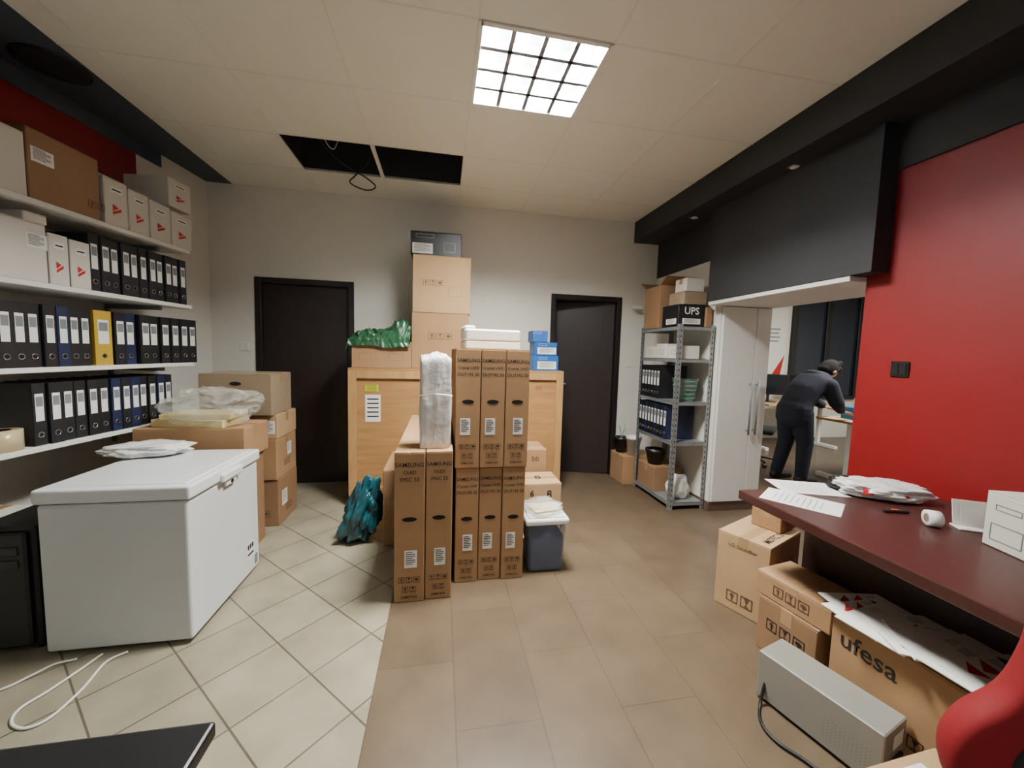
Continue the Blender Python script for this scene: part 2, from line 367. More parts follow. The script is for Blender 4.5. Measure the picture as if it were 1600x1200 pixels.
# ---------------------------------------------------------------- ceiling lights
def light(x0,x1,y0,y1,label,en):
    cx,cy=(x0+x1)/2,(y0+y1)/2; w=x1-x0-.02; d=y1-y0-.02
    t=thing('ceiling_light',label,'ceiling light',(cx,cy,ZC))
    b=MB(); 
    for s in (-1,1): b.box(s*w/2-.012,s*w/2+.012,-d/2-.012,d/2+.012,-.006,.115,.002); b.box(-w/2,w/2,s*d/2-.012,s*d/2+.012,-.006,.115,.002)
    b.box(-w/2,w/2,-d/2,d/2,.115,.12)
    b.build('housing',WHITE,t)
    b=MB()
    for i in range(1,4):
        x=-w/2+w*i/4; b.box(x-.011,x+.011,-d/2+.012,d/2-.012,0,.004); b.box(x-.003,x+.003,-d/2+.012,d/2-.012,.004,.05)
        y=-d/2+d*i/4; b.box(-w/2+.012,w/2-.012,y-.011,y+.011,0,.004); b.box(-w/2+.012,w/2-.012,y-.003,y+.003,.004,.045)
    b.build('louvre',LOUV,t)
    for i in range(4):
        x=-w/2+w*(i+.5)/4; MB().cyl((x,-d/2+.03,.075),(x,d/2-.03,.075),.013,n=12).build('lamp_tube',TUBE,t,True)
    L=bpy.data.lights.new('panel_lamp','AREA'); L.shape='RECTANGLE'; L.size=w-.05; L.size_y=d-.05; L.energy=en; L.color=(1,.985,.935)
    lo=bpy.data.objects.new('panel_lamp',L); COL.objects.link(lo); lo.location=(cx,cy,ZC+.105)
light(.145,.80,1.87,2.475,'bright square louvred ceiling light with sixteen glowing cells',290)
light(.145,.80,-.6,0,'added fill light shaped as a louvred ceiling light, unseen behind the viewpoint',26)  # unseen panel, added to brighten the foreground floor
def area(loc,rot,size,e,c):
    L=bpy.data.lights.new('lamp','AREA'); L.size=size; L.energy=e; L.color=c; o=bpy.data.objects.new('lamp',L); COL.objects.link(o); o.location=loc; o.rotation_euler=rot
area((5.2,3.2,2.7),(0,0,0),1.2,95,(1,.97,.92))
w=bpy.data.worlds.new('world'); SC.world=w; w.use_nodes=True; w.node_tree.nodes['Background'].inputs[0].default_value=(.92,.96,1,1); w.node_tree.nodes['Background'].inputs[1].default_value=.14
for (x,y,lb) in ((2.25,3.27,'small round downlight in black soffit, far one near closet'),(2.28,2.28,'small round downlight in black soffit, nearer one above doorway')):
    t=thing('downlight',lb,'downlight',(x,y,2.68)); MB().lathe([(.045,0),(.045,-.006),(.034,-.006),(.03,0)]).build('trim_ring',CHROME,t,True); MB().lathe([(.028,-.001),(.026,-.004),(.0,-.005)]).build('lens',PAPER,t,True)
t=thing('ceiling_speaker','round dark disc in the dark ceiling strip above wall shelves','ceiling speaker',(-2.12,2.66,2.905))
MB().lathe([(.14,0),(.14,-.008),(.13,-.012),(.0,-.012)],n=40).build('grille',SPK,t,True); MB().lathe([(.155,0),(.155,-.006),(.141,-.008),(.141,0)],n=40).build('rim',BLK,t,True)
tag(MB().tube([(-.62,3.4,3.19),(-.6,3.42,2.95),(-.72,3.5,2.84),(-.78,3.55,2.79),(-.66,3.6,2.76),(-.58,3.58,2.79),(-.66,3.56,2.85),(-.82,3.45,2.9),(-.95,3.35,3.0),(-1.0,3.3,3.19)],.006).build('hanging_cable',CORDB,smooth=True),'dark cable loop hanging from the open ceiling tiles','cable')
tag(MB().tube([(-.86,3.3,3.19),(-.9,3.25,3.0),(-.84,3.3,2.93),(-.8,3.4,3.19)],.003).build('ceiling_wire',CORDW,smooth=True),'thin pale wire showing inside the left open ceiling tile','wire')
def switch(u,v,face,label,m):
    if face=='Y': q=PY(u,v,YB); M=T(q.x,YB-.0005,q.z)@facem('F',0,0,0,0,0,0)
    else: q=PX(u,v,2.42); M=T(2.4195,q.y,q.z)@facem('L',0,0,0,0,0,0)
    t=thing('light_switch',label,'switch',M.translation)
    M=M.copy(); M.translation=(0,0,0)
    MB().box(-.042,.042,-.042,.042,0,.009,.003,M).build('plate',m,t)
    for s in (-1,1): MB().box(s*.018-.016,s*.018+.016,-.03,.03,.009,.013,.002,M).build('rocker',m,t)
switch(383,541,'Y','white light switch on wall left of the left dark door',WHITE)
switch(984,568,'Y','white light switch on wall right of the right dark door',WHITE)
switch(1407,577,'X','black double switch on the red wall',BLK)
q=PY(992,482,YB); t=thing('wall_sensor','small white sensor on short arm high on wall beside rack','sensor',(q.x,YB,q.z))
MB().cyl((0,0,0),(0,-.05,0),.01).build('arm',WHITE,t,True); MB().box(-.06,.05,-.1,-.05,-.02,.02,.012,seg=2).build('sensor_head',WHITE,t)
# ---------------------------------------------------------------- wall shelves
SZ={'top':2.09,'second':1.687,'third':1.262,'lowest':.863}
for k,(nm,z) in enumerate(SZ.items()):
    t=thing('wall_shelf',f'long white wall shelf board, {nm} one of the four on left wall','shelf',S(-1.2,0,z-.026),TH,'white wall shelves')
    MB().box(-1.9,1.2,0,.425,0,.026,.002).build('board',WHITE,t)
    for x in (-1.0,.0,1.0):
        MB().box(x-.012,x+.012,.06,.424,-.03,0,.002).box(x-.012,x+.012,.405,.424,-.14,0).build('bracket',GREYP,t)
def binder(m,wd,label,group='x'):
    t=thing('binder',label,'binder'); h=.318; d=.285
    MB().box(-wd/2,wd/2,0,.003,0,h,.001).box(-wd/2,-wd/2+.003,0,d,0,h,.001).box(wd/2-.003,wd/2,0,d,0,h,.001).build('cover',m,t)
    MB().box(-wd/2+.006,wd/2-.006,.05,d-.005,.004,h-.02).build('paper_block',PAPER,t)
    b=MB().rect(facem('F',0,0,0,0,.195,.0006),wd*.6,.14).build('spine_label',PAPER,t)
    MB().box(-wd*.25,wd*.25,-.0016,-.001,.2,.25).build('label_print',GREYP,b)
    MB().tube([(math.cos(2*PI*i/12)*.013,-.001,.055+math.sin(2*PI*i/12)*.013) for i in range(12)],.0025,6,1,True).build('finger_ring',CHROME,t,True)
    MB().disc(facem('F',0,0,0,0,.055,.0003),.02,.02).build('finger_hole',HOLE,t)
    return t
protos={}
def put_binder(kind,wd,M,label,group,rz):
    key=(kind,round(wd,3))
    if key not in protos:
        o=binder({'black':BLKB,'dark blue':BLUEB,'yellow':YELB}[kind],wd,label); protos[key]=o; o.location=M; o.rotation_euler=(0,0,rz)
    else: o=dup(protos[key],M,rz,label)
    o['group']=group; o['label']=label; return o
def row(shelf,u0,u1,v,kinds,start=0):
    z=SZ[shelf]; xa=pS(u0,v)[0]; xb=pS(u1,v)[0]; wd=(xb-xa)/len(kinds)
    for i,k in enumerate(kinds):
        x=xa+wd*(i+.5); put_binder(k,wd-.003,S(x,.012+random.random()*.02,z),f'{k} lever arch binder with white spine label, {ORD[i+start]} from left on {shelf} wall shelf',f'binders on the {shelf} wall shelf',TH)
B='black'; U='dark blue'
row('second',146,294,440,[B]*11)
row('third',2,153,552,[B,B,B,B,U,B,B]); row('third',156,184,560,['yellow'],7); row('third',186,222,560,[B,U],8); row('third',224,312,560,[B]*6,10)
row('lowest',60,276,650,[B,B,B,B,B,B,U,B,U,B,B,U,B])
def shelfbox(shelf,u0,u1,v,h,label,m,name='archive_box',depth=.3,prints=(),z=None,y0=.01,stickers=()):
    zz=SZ[shelf] if z is None else z; xa=pS(u0,v)[0]; xb=pS(u1,v)[0]; wd=xb-xa-.004
    t=carton(name,label,S((xa+xb)/2,y0+depth/2,zz),(wd,depth,h),TH,m,prints=prints,stickers=stickers,tape=False,ink=INKB)
    return t,wd,h
def chevron(tt):
    t,w,h=tt; d=.3; M=facem('F',w,d,h,0,h*.42,.0012)@Matrix.Scale(.6,4)
    MB().poly([(-w*.3,-h*.3,0),(w*.3,-h*.12,0),(w*.3,-h*.02,0),(-w*.3,-h*.2,0)],M).poly([(-w*.3,-h*.16,0),(w*.12,-h*.02,0),(-w*.3,h*.08,0)],M).build('red_chevron',REDP,t)
    b=MB().rect(facem('F',w,d,h,0,h*.78,.001),w*.5,h*.12).build('label_panel',PAPER,t)
    MB().rect(facem('F',w,d,h,0,h*.78,.0018),w*.38,h*.03).build('label_print',INK,b)
shelfbox('top',-70,44,250,.30,'large white carton on top wall shelf at far left edge',CARDW,'carton',.36,stickers=(('F',.1,.07,.2,.22),))
shelfbox('top',47,158,280,.34,'large plain brown carton on top wall shelf beside white carton',CARD2,'carton',.38,(('F','i',2,.15,.08,.04),))
for i,(u0,u1) in enumerate(((167,204),(205,236),(237,269),(270,301))):
    chevron(shelfbox('top',u0,u1,340,.27-.01*i,f'cream archive box with red mark, {ORD[i]} from left of four on top wall shelf',CARDW))
chevron(shelfbox('top',268,302,300,.2,'cream archive box lying on top of the archive box row',CARDW,z=SZ['top']+.272,y0=.02))
shelfbox('second',-60,78,400,.29,'wide white archive box at left end of second wall shelf',CARDW,'archive_box',.34,stickers=(('F',.09,.07,.12,.2),))
shelfbox('second',40,78,352,.045,'small flat white box lying on the wide white archive box',CARDW,'small_box',.2,z=SZ['second']+.29)
chevron(shelfbox('second',80,112,410,.26,'cream archive box with red chevron, left of the pair on second shelf',CARDW))
chevron(shelfbox('second',113,145,410,.255,'cream archive box with red chevron, right of the pair beside black binders',CARDW))
xx,_=pS(30,690); t=thing('tape_roll','thick roll of pale packing tape lying on the lowest wall shelf','tape roll',S(xx,.09,SZ['lowest']))
MB().lathe([(.04,0),(.075,0),(.075,.1),(.04,.1)],n=32).build('tape',TAPER,t,True); MB().lathe([(.0385,.0),(.0398,0),(.0398,.1),(.0385,.1)],n=32).build('core',CARD2,t,True)
carton('carton','white carton on the floor under the lowest wall shelf',S(-1.2,.2,0),(.42,.34,.55),TH,CARDW)
# ---------------------------------------------------------------- black tower left of freezer
t=thing('computer_tower','black computer tower standing on floor left of the white freezer','computer',(-1.88,2.22,0))
MB().box(-.12,.12,-.24,.24,.02,.58,.01).build('case',BLK,t)
MB().box(-.1,.1,-.26,-.24,.04,.56,.008).build('front_panel',BLKB,t)
for i in range(2): MB().box(-.075,.075,-.264,-.26,.46-i*.06,.5-i*.06,.002).build('drive_bay',BLK,t)
for sx in (-1,1):
    for sy in (-1,1): MB().cyl((sx*.09,sy*.2,0),(sx*.09,sy*.2,.02),.016).build('foot',BLK,t)
# ---------------------------------------------------------------- freezer
fx0,fx1,fy0,fy1=-1.705,-1.13,1.93,2.60; FZ=.765
t=thing('chest_freezer','white chest freezer on beige tiles below the wall shelves','freezer',((fx0+fx1)/2,(fy0+fy1)/2,0))
w_,d_=fx1-fx0,fy1-fy0
MB().box(-w_/2,w_/2,-d_/2,d_/2,.02,FZ-.075,.014,seg=3).build('body',FREEZ,t)
MB().box(-w_/2-.012,w_/2+.014,-d_/2-.008,d_/2+.008,FZ-.07,FZ-.005,.012,seg=3).box(-w_/2+.02,w_/2-.02,-d_/2+.03,d_/2-.03,FZ-.01,FZ,.004).build('lid',FREEZL,t)
MB().box(-w_/2+.01,w_/2-.01,-d_/2+.01,d_/2-.01,FZ-.078,FZ-.068).build('seal',GREYP,t)
hnd=MB().box(w_/2+.012,w_/2+.032,-.1,.1,FZ-.075,FZ-.03,.008,seg=2).box(w_/2+.004,w_/2+.02,-.05,.05,FZ-.11,FZ-.075,.004).build('handle',FREEZL,t)
MB().cyl((w_/2+.019,0,FZ-.094),(w_/2+.024,0,FZ-.094),.01).build('lock',BLK,hnd)
lb=MB().rect(T(w_/2,.22,.17)@facem('R',0,0,0,0,0,.001),.09,.11).build('rating_label',PAPER,t)
b=MB(); 
for i in range(3): b.rect(T(w_/2,.195+i*.025,.19)@facem('R',0,0,0,0,0,.002),.018,.03)
b.rect(T(w_/2,.22,.145)@facem('R',0,0,0,0,0,.002),.07,.012); b.build('label_print',INK,lb)
MB().box(w_/2,w_/2+.004,.27,.3,.05,.11,.001).build('vent',GREYP,t)
for sx in (-1,1):
    for sy in (-1,1): MB().cyl((sx*(w_/2-.06),sy*(d_/2-.06),0),(sx*(w_/2-.06),sy*(d_/2-.06),.03),.025).build('foot',BLK,t)
q=PZ(232,710,FZ); t=thing('plastic_bag','flat white plastic bag with red marks lying on the freezer lid','plastic bag',(q.x,q.y,FZ),R(10))
MB().blob((0,0,0),(.42,.24,.08),3,.3,2,.2,5).build('bag',BAGW,t,True)
MB().poly([(-.03,-.1,.03),(.02,-.105,.03),(.0,-.08,.055)]).poly([(.05,-.1,.03),(.09,-.1,.03),(.07,-.075,.052)]).build('red_mark',REDP,t)
pts=[PZ(u,v,.006) for u,v in ((-60,1090),(0,1078),(50,1055),(85,1038),(120,1030))]
tag(MB().tube(pts,.005).build('cable',CORDW,smooth=True),'white cable running across tiles to the left edge, behind the looped one','cable')
pts=[PZ(u,v,.006) for u,v in ((200,1018),(165,1035),(130,1075),(80,1120),(40,1138),(18,1130),(30,1108),(75,1080),(120,1050),(160,1022))]
tag(MB().tube(pts,.005).build('looped_cable',CORDW,smooth=True),'white cable in a long loop on tiles before the freezer','cable')
t=thing('table','black table with thick top cut off at the bottom left corner','table',(-.85,.42,0))
MB().box(-.45,.455,-.36,.31,.69,.72,.006,seg=2).build('tabletop',BLK,t)
for sx in (-.4,.4):
    for sy in (-.3,.25): MB().box(sx-.02,sx+.02,sy-.02,sy+.02,0,.69,.003).build('leg',BLK,t)
# ---------------------------------------------------------------- cartons behind freezer
carton('carton','wide low brown carton directly behind the freezer, lower one',(-1.555,2.86,0),(.58,.3,.66),0,CARD2)
carton('carton','wide flat brown carton behind freezer, under the clear bag of papers',(-1.55,2.86,.66),(.62,.34,.21),0,CARD)
def stk(x0,x1,y0,y1,z0,z1,label,m=CARD,name='carton',**k): return carton(name,label,((x0+x1)/2,(y0+y1)/2,z0),(x1-x0,y1-y0,z1-z0),0,m,**k)
stk(-1.74,-1.235,3.18,3.56,0,.37,'bottom brown carton of the stack between freezer and left door',CARD2,prints=(('F','i',3,.1,.1,.05),('R','i',2,0,.1,.05)),stickers=(('R',.1,.12,-.08,.2),))
stk(-1.74,-1.24,3.17,3.56,.371,.69,'second brown carton up in the stack beside the left door',CARD,prints=(('R','i',2,0,.1,.05),),stickers=(('R',.08,.1,.05,.2),))
stk(-1.74,-1.235,3.18,3.56,.691,.877,'thin brown carton third up, with white sticker on front',CARD3,stickers=(('F',.09,.1,.19,.09),))
t=stk(-1.74,-1.255,3.14,3.52,.878,1.19,'brown carton with printed cord drawing on top of stack by left door',CARDG,holes=(('F',.08,.03,.0,.24),))
b=MB().tube([(-.2,-.193,.06),(-.1,-.193,.05),(.0,-.193,.09),(.06,-.193,.13)],.003,6).tube([(.09+math.cos(2*PI*i/14)*.03,-.193,.15+math.sin(2*PI*i/14)*.03) for i in range(14)],.004,6,1,True); b.build('cord_drawing',INK,t)
stk(-1.75,-1.42,3.62,3.98,0,.6,'lower tall brown carton behind the stack, against left door frame',CARD2)
stk(-1.75,-1.42,3.62,3.98,.601,1.13,'upper tall brown carton behind the stack, against left door frame',CARD)
t=thing('plastic_bag','clear plastic bag of yellowed papers on flat carton behind freezer','plastic bag',(-1.55,2.86,.8706),R(-6))
MB().box(-.23,.2,-.14,.12,0,.05,.003).build('paper_stack',PAPERY,t)
MB().box(-.19,.21,-.13,.1,.05,.085,.003,Matrix.Rotation(R(8),4,'Z')).build('magazine_stack',PAPERY,t)
MB().blob((0,0,0),(.58,.36,.27),5,.35,1.9,.2,5,lean=(.3,0)).build('film',CLEARW,t)
# ---------------------------------------------------------------- crates
def crate(x0,x1,y0,y1,h,label):
    w=x1-x0;d=y1-y0; t=thing('wooden_crate',label,'crate',((x0+x1)/2,(y0+y1)/2,0))
    MB().box(-w/2+.02,w/2-.02,-d/2+.02,d/2-.02,.1,h-.02,.002).build('plywood_panel',PLY,t)
    for sx in (-1,1):
        for sy in (-1,1): MB().box(sx*(w/2-.035)-.035,sx*(w/2-.035)+.035,sy*(d/2-.01)-.01,sy*(d/2-.01)+.01,.1,h-.02,.002).build('corner_batten',PINE,t)
    for z in (.1,h-.09): MB().box(-w/2+.071,w/2-.071,-d/2,-d/2+.02,z,z+.07,.002).build('front_batten',PINE,t)
    MB().box(-w/2,w/2,-d/2,d/2,h-.02,h,.002).build('lid',PLY,t)
    for i in range(3): x=(-w/2+.05,0,w/2-.05)[i]; MB().box(x-.045,x+.045,-d/2,d/2,0,.1,.003).build('skid',PINE,t)
    return t
CZ=1.235
c1=crate(-.80,.29,3.51,4.06,CZ,'tall plywood crate with yellow sticker, left of the two behind television boxes')
w1=1.09;d1=.55
for nm,(ww,hh,cx,cz,mm) in {'yellow_sticker':(.11,.06,-.35,1.06,YEL),'paper_sticker':(.13,.24,-.34,.88,PAPER)}.items():
    s=MB().rect(T(0,.018,0)@facem('F',w1,d1,CZ,cx,cz,.0),ww,hh).build(nm,mm,c1)
    b=MB()
    for i in range(5): b.rect(T(0,.0172,0)@facem('F',w1,d1,CZ,cx,cz+hh*(.34-.16*i),.0),ww*.75,hh*.05)
    b.build('sticker_print',INK,s)
c2=crate(.37,1.18,3.62,4.08,CZ,'tall plywood crate behind television boxes nearest the right door')
MB().text('95',.07,T(0,.0185,0)@facem('F',.81,.46,CZ,.16,1.06,.0)).build('marker_writing',INKR,c2)
carton('carton','brown carton under the green plastic on left crate',(-.53,3.72,CZ),(.50,.36,.24),R(2),CARD,prints=(('F','r',.12,.12,.1,.06),('F','r',.1,-.14,.1,.06)),stickers=(('F',.05,.04,.02,.2),))
t=thing('plastic_sheet','dark green plastic sheet folded loosely over carton on left crate','plastic sheet',(-.56,3.72,CZ+.243),0)
def gfn(i,j):
    x=(i-.5)*.62; y=(j-.5)*.50; dx=max(0,-(x+.24)); dy=max(0,abs(y)-.19)
    n=noise.noise(Vector((x*5,y*3.5,3))); n2=abs(noise.noise(Vector((x*9+y*4,y*6,7)))); n3=abs(noise.noise(Vector((x*18+y*9,y*12,1)))); n4=abs(noise.noise(Vector((x*34-y*12,y*26,5))))
    flat=min(1,max(0,(.21-abs(y))/.09)); 
    hump=.15*math.exp(-((x-.2)/.13)**2)+.07*math.exp(-((x+.08)/.12)**2)+.03
    z=.006+(hump+.06*n-.06*n2+.05*n3-.03*n4)*flat
    z=max(.006,z)-1.1*dx-1.0*dy*(1+.5*n)
    yy=(y if abs(y)<.19 else math.copysign(.19+dy*.25,y))+.012*n-(.02*n3 if abs(y)>.19 and y<0 else 0); xx=x+.05*n2*flat+dx*.7
    return Vector((min(xx,.28),yy,z))
MB().sheet(gfn,90,66).build('film',GREEN,t)
stk(-.275,.235,3.62,4.05,CZ,1.745,'large brown carton standing on left crate, lower of the two',CARD,prints=(('F','i',3,.0,.3,.06),))
stk(-.27,.25,3.62,4.04,1.746,2.26,'large brown carton with small printed panel, upper of the two on crate',CARD3,prints=(('F','i',3,-.08,.27,.05),('F','r',.12,.12,.2,.09)))
stk(-.29,.16,3.64,4.0,2.261,2.47,'black and white printed box topmost on the tall carton stack',BLK,'printed_box',tape=False,ink=PAPER,prints=(('F','r',.1,.12,.08,.08),('F','r',.16,-.1,.17,.03)),stickers=(('F',.18,.09,-.12,.06),))
zz=CZ
for i,(x0,x1,hh,lb) in enumerate(((.88,1.14,.15,'bottom blue and white printed box of three on right crate'),(.89,1.12,.13,'middle blue and white printed box of three on right crate'),(.87,1.02,.11,'small blue box topmost on right crate'))):
    stk(x0,x1,3.68,3.9,zz,zz+hh,lb,BLUEC,'blue_box',tape=False,ink=PAPER,prints=(('F','r',.08,-.03,hh*.82,.02),),stickers=(('F',.19,hh*.5,.01,hh*.36),) if i<2 else ()); zz+=hh
# ---------------------------------------------------------------- television boxes
def tvbox(x0,x1,y0,L,z0,h,lines,label,group):
    w=x1-x0-.003; s=w
    pr=[('F','t','SAMSUNG',0,h-.07,s*.205),('F','t',lines[0],0,h-.112,s*.165),('F','t',lines[1],0,h-.152,s*.19),('F','i',3,0,.13,s*.2),('F','i',2,0,.075,s*.2),('F','t','SAMSUNG',0,.03,s*.12)]
    return carton('television_box',label,((x0+x1)/2,y0+L/2,z0),(w,L,h),0,CARD,'television box',group,prints=pr,stickers=(('F',w*.42,.1,random.choice((-.1,.05))*w,.25),),holes=(('F',w*.5,.026,0,h*.56),),tape=False,seam='y',ink=INK)
G='tall narrow television boxes'
tvbox(-.247,-.082,2.10,1.25,0,.85,('OLED','S95C 55'),'larger television box on floor at front left of the cluster, leftmost',G)
tvbox(-.080,.068,2.11,1.25,0,.85,('OLED','S95C 55'),'larger television box on floor beside leftmost one, right of the front pair',G)
nm=['left','middle','right']
for i in range(3):
    x=.088+i*.142; tvbox(x,x+.140,2.245+.01*(i%2),1.2,0,.712,('Crystal UHD','DU7192 50'),f'smaller television box on floor, {nm[i]} one of the lower row of three',G)
for i in range(3):
    x=.08+i*.147; tvbox(x,x+.145,2.24,1.2,.712,.708,('Crystal UHD','DU7192 50'),f'smaller television box, {nm[i]} one of the upper row of three under white foam',G)
t=thing('foam_block','white polystyrene packing block on top of the upper television boxes','foam block',(.30,2.5,1.42),R(3))
MB().box(-.17,.17,-.16,.16,0,.05,.008).box(-.17,.17,-.16,-.08,.05,.12,.01).box(-.17,-.10,-.08,.16,.05,.145,.01).box(.10,.17,-.08,.16,.05,.125,.01).box(-.10,.10,.1,.16,.05,.12,.006).build('block',FOAM,t)
t=thing('wrapped_package','tall package in white bubble wrap standing on the larger television boxes','wrapped package',(-.035,2.24,.851),R(4))
MB().blob((0,0,0),(.18,.15,.57),11,.10,2,.8,5).build('wrap',WRAP,t,True)
MB().tube([(-.088,-.078,.3),(0,-.083,.31),(.088,-.078,.3)],.003,6).build('tape_band',TAPE,t)
stk(-.40,-.262,2.76,3.3,0,.55,'brown monitor box with black corner behind leftmost television box',CARD2,'monitor_box',prints=(('F','r',.1,0,.3,.1),))
t=thing('plastic_bag','teal plastic refuse bag slumped on floor left of the television boxes','plastic bag',(-.60,2.88,0),0)
MB().blob((0,0,0),(.33,.30,.52),27,.5,2.3,.1,5,taper=.5,lean=(.18,0)).build('bag',TEAL,t,True); MB().blob((.08,0,.36),(.1,.08,.12),22,.5,2,0,3).build('tied_neck',TEAL,t,True)
# tub
x0,x1,y0,y1=.535,.81,2.26,2.54; t=thing('storage_tub','cloudy grey blue tub with white lid beside the lower television boxes','tub',((x0+x1)/2,(y0+y1)/2,0))
def tp(b,hh):
    for v in b.bm.verts:
        k=.9+.1*v.co.z/hh; v.co.x*=k; v.co.y*=k
    return b
tp(MB().box(-.13,.13,-.13,.13,0,.33,.03,seg=3),.33).build('tub_body',TUB,t,True)
tp(MB().box(-.122,.122,-.122,.122,.006,.25,.03,seg=3),.33).build('folded_cloth',NAVYP,t,True)
MB().box(-.142,.142,-.142,.142,.32,.36,.012,seg=2).box(-.12,.12,-.12,.12,.358,.37,.004).build('lid',BAGW,t)
MB().tube([(-.145,0,.33),(-.148,-.05,.27),(-.148,-.1,.23)],.004).build('handle',BAGW,t)
t=thing('paper_packet','crumpled white bag of papers lying on the white tub lid','papers',((x0+x1)/2,(y0+y1)/2,.3706),R(12))
MB().box(-.08,.08,-.06,.06,0,.012,.002).build('envelope',PAPERY,t); MB().blob((0,0,0),(.26,.24,.06),63,.3,2,.3,4).build('film',CLEARW,t,True)
stk(.63,.95,2.86,3.16,0,.38,'brown carton with bold black marks on floor behind the tub',CARD3,ink=INK,prints=(('F','t','8',.06,.29,.09),('F','t','6',-.08,.3,.07),('T','t','8',0,.0,.12),('F','i',3,0,.12,.06)))
stk(.60,.92,3.22,3.55,0,.56,'brown carton with rounded letters, behind the bold marked carton',CARD,ink=INKB,prints=(('F','t','bb',.06,.48,.07),))
# ---------------------------------------------------------------- metal rack
rx0,rx1,ry0,ry1,RH=2.06,2.41,3.10,3.76,1.70
t=thing('metal_rack','galvanised slotted metal rack against closet block at the back right','rack',((rx0+rx1)/2,(ry0+ry1)/2,0))
W=(rx1-rx0)/2; D=(ry1-ry0)/2
for sx in (-1,1):
    for sy in (-1,1):
        px=sx*W; py=sy*D
        b=MB().box(min(px,px-sx*.036),max(px,px-sx*.036),min(py,py-sy*.002),max(py,py-sy*.002),0,RH).box(min(px,px-sx*.002),max(px,px-sx*.002),min(py,py-sy*.036),max(py,py-sy*.036),0,RH)
        o=b.build('post',GALV,t)
        h=MB()
        for k in range(33):
            z=.04+k*.05; h.disc(T(px-sx*.018,py+sy*.0006,z)@facem('F',0,0,0,0,0,0),.01,.022,8); h.disc(T(px+sx*.0006,py-sy*.018,z)@facem('L',0,0,0,0,0,0),.01,.022,8)
        h.build('slot_holes',HOLE,o)
for z in (.07,.63,1.0,1.39,1.68): MB().box(-W+.003,W-.003,-D+.003,D-.003,z-.003,z).box(-W+.003,W-.003,-D+.003,-D+.006,z-.03,z).box(-W+.003,-W+.006,-D+.003,D-.003,z-.03,z).box(-W+.003,W-.003,D-.006,D-.003,z-.03,z).build('shelf',GALV,t)
def rk(x0,x1,y0,y1,z,h,lb,m=CARD,name='carton',rz=0,**k): return carton(name,lb,((x0+x1)/2,(y0+y1)/2,z),(x1-x0,y1-y0,h),rz,m,**k)
rk(2.07,2.38,3.46,3.74,1.681,.42,'large open brown carton on top of metal rack at the back',CARD2,tape=False,openflaps=True)
rk(2.08,2.34,3.16,3.42,1.681,.20,'black printed battery backup box on top of metal rack',BLK,'printed_box',tape=False,ink=PAPER,prints=(('F','t','UPS',.0,.14,.09),),stickers=(('F',.18,.05,.0,.05),('L',.16,.05,.02,.05)))
rk(2.13,2.36,3.17,3.4,1.882,.12,'pale flat carton on top of the black printed box',CARDG)
rk(2.16,2.34,3.19,3.36,2.003,.12,'small whitish carton topmost on the black printed box',CARDW,'small_box')
rk(2.345,2.405,3.14,3.44,1.681,.18,'narrow brown carton beside the black printed box on rack',CARD2)
for i in range(3): rk(2.1,2.3,3.14+i*.2,3.32+i*.2,1.391,.12+.02*(i%2),f'small white box, {["nearest","middle","farthest"][i]} of three on upper shelf of metal rack',CARDW,'small_box',tape=False,prints=(('L','r',.08,0,.06,.04),),ink=INK)
for i in range(6): put_binder('black',.055,(2.075,3.42+i*.056,1.001),f'black binder, {ORD[5-i]} from left on middle shelf of metal rack','binders on the metal rack middle shelf',R(-90))
for i in range(9): put_binder('black' if i%3 else 'dark blue',.055,(2.075,3.27+i*.056,.631),f'{"black" if i%3 else "dark blue"} binder, {ORD[8-i]} from left on lower shelf of metal rack','binders on the metal rack lower shelf',R(-90))
t=thing('plastic_basket','round mint green woven basket at near end of rack middle shelf','basket',(2.25,3.25,1.001))
MB().lathe([(.085,0),(.11,.2),(.118,.205),(.108,.205),(.08,.01),(.0,.01)],n=28).build('basket_wall',GRNBK,t,True)
b=MB()
for k in range(5): b.tube([(math.cos(2*PI*i/24)*(.09+.004*k+.003),math.sin(2*PI*i/24)*(.09+.004*k+.003),.03+.038*k) for i in range(24)],.004,5,1,True)
b.build('weave_band',GRNBK,t,True)
def potf(x,y,z,rr,h,m,lb,plant=False):
    t=thing('plant_pot',lb,'pot',(x,y,z)); MB().lathe([(rr*.75,0),(rr,h*.85),(rr*1.08,h*.85),(rr*1.08,h),(rr*.95,h),(rr*.7,.01),(0,.01)],n=28).build('pot',m,t,True)
    MB().lathe([(rr*.93,h*.8),(rr*.5,h*.86),(0,h*.88)],n=20).build('filling',BAGW if not plant else CARD2,t,True)
    if plant:
        b=MB()
        for k in range(4): an=k*1.7; b.tube([(0,0,h*.8),(math.cos(an)*.02,math.sin(an)*.02,h+.05),(math.cos(an)*.05,math.sin(an)*.04,h+.1+.02*k)],.003,6,5)
        b.build('stem',GRNBK,t)
rk(1.95,2.35,3.80,4.12,0,.31,'brown carton on floor beyond the far end of metal rack, under pots',CARD)
potf(2.03,4.03,.311,.08,.17,BLK,'black plant pot with thin stems on carton beyond metal rack',True)
potf(2.10,3.88,.311,.078,.21,WHITE,'white plant pot on carton beyond metal rack')
rk(2.08,2.38,3.4,3.72,.071,.24,'brown carton on the lowest shelf of metal rack under black pot',CARD2)
potf(2.17,3.55,.312,.095,.15,BLK,'wide black pot with white cloth on carton inside the metal rack')
t=thing('plastic_bag','white plastic bag on the lowest shelf at near end of rack','plastic bag',(2.24,3.25,.071)); MB().blob((0,0,0),(.26,.22,.24),31,.35,1.8,.1,4,taper=.35).build('bag',BAGW,t,True)
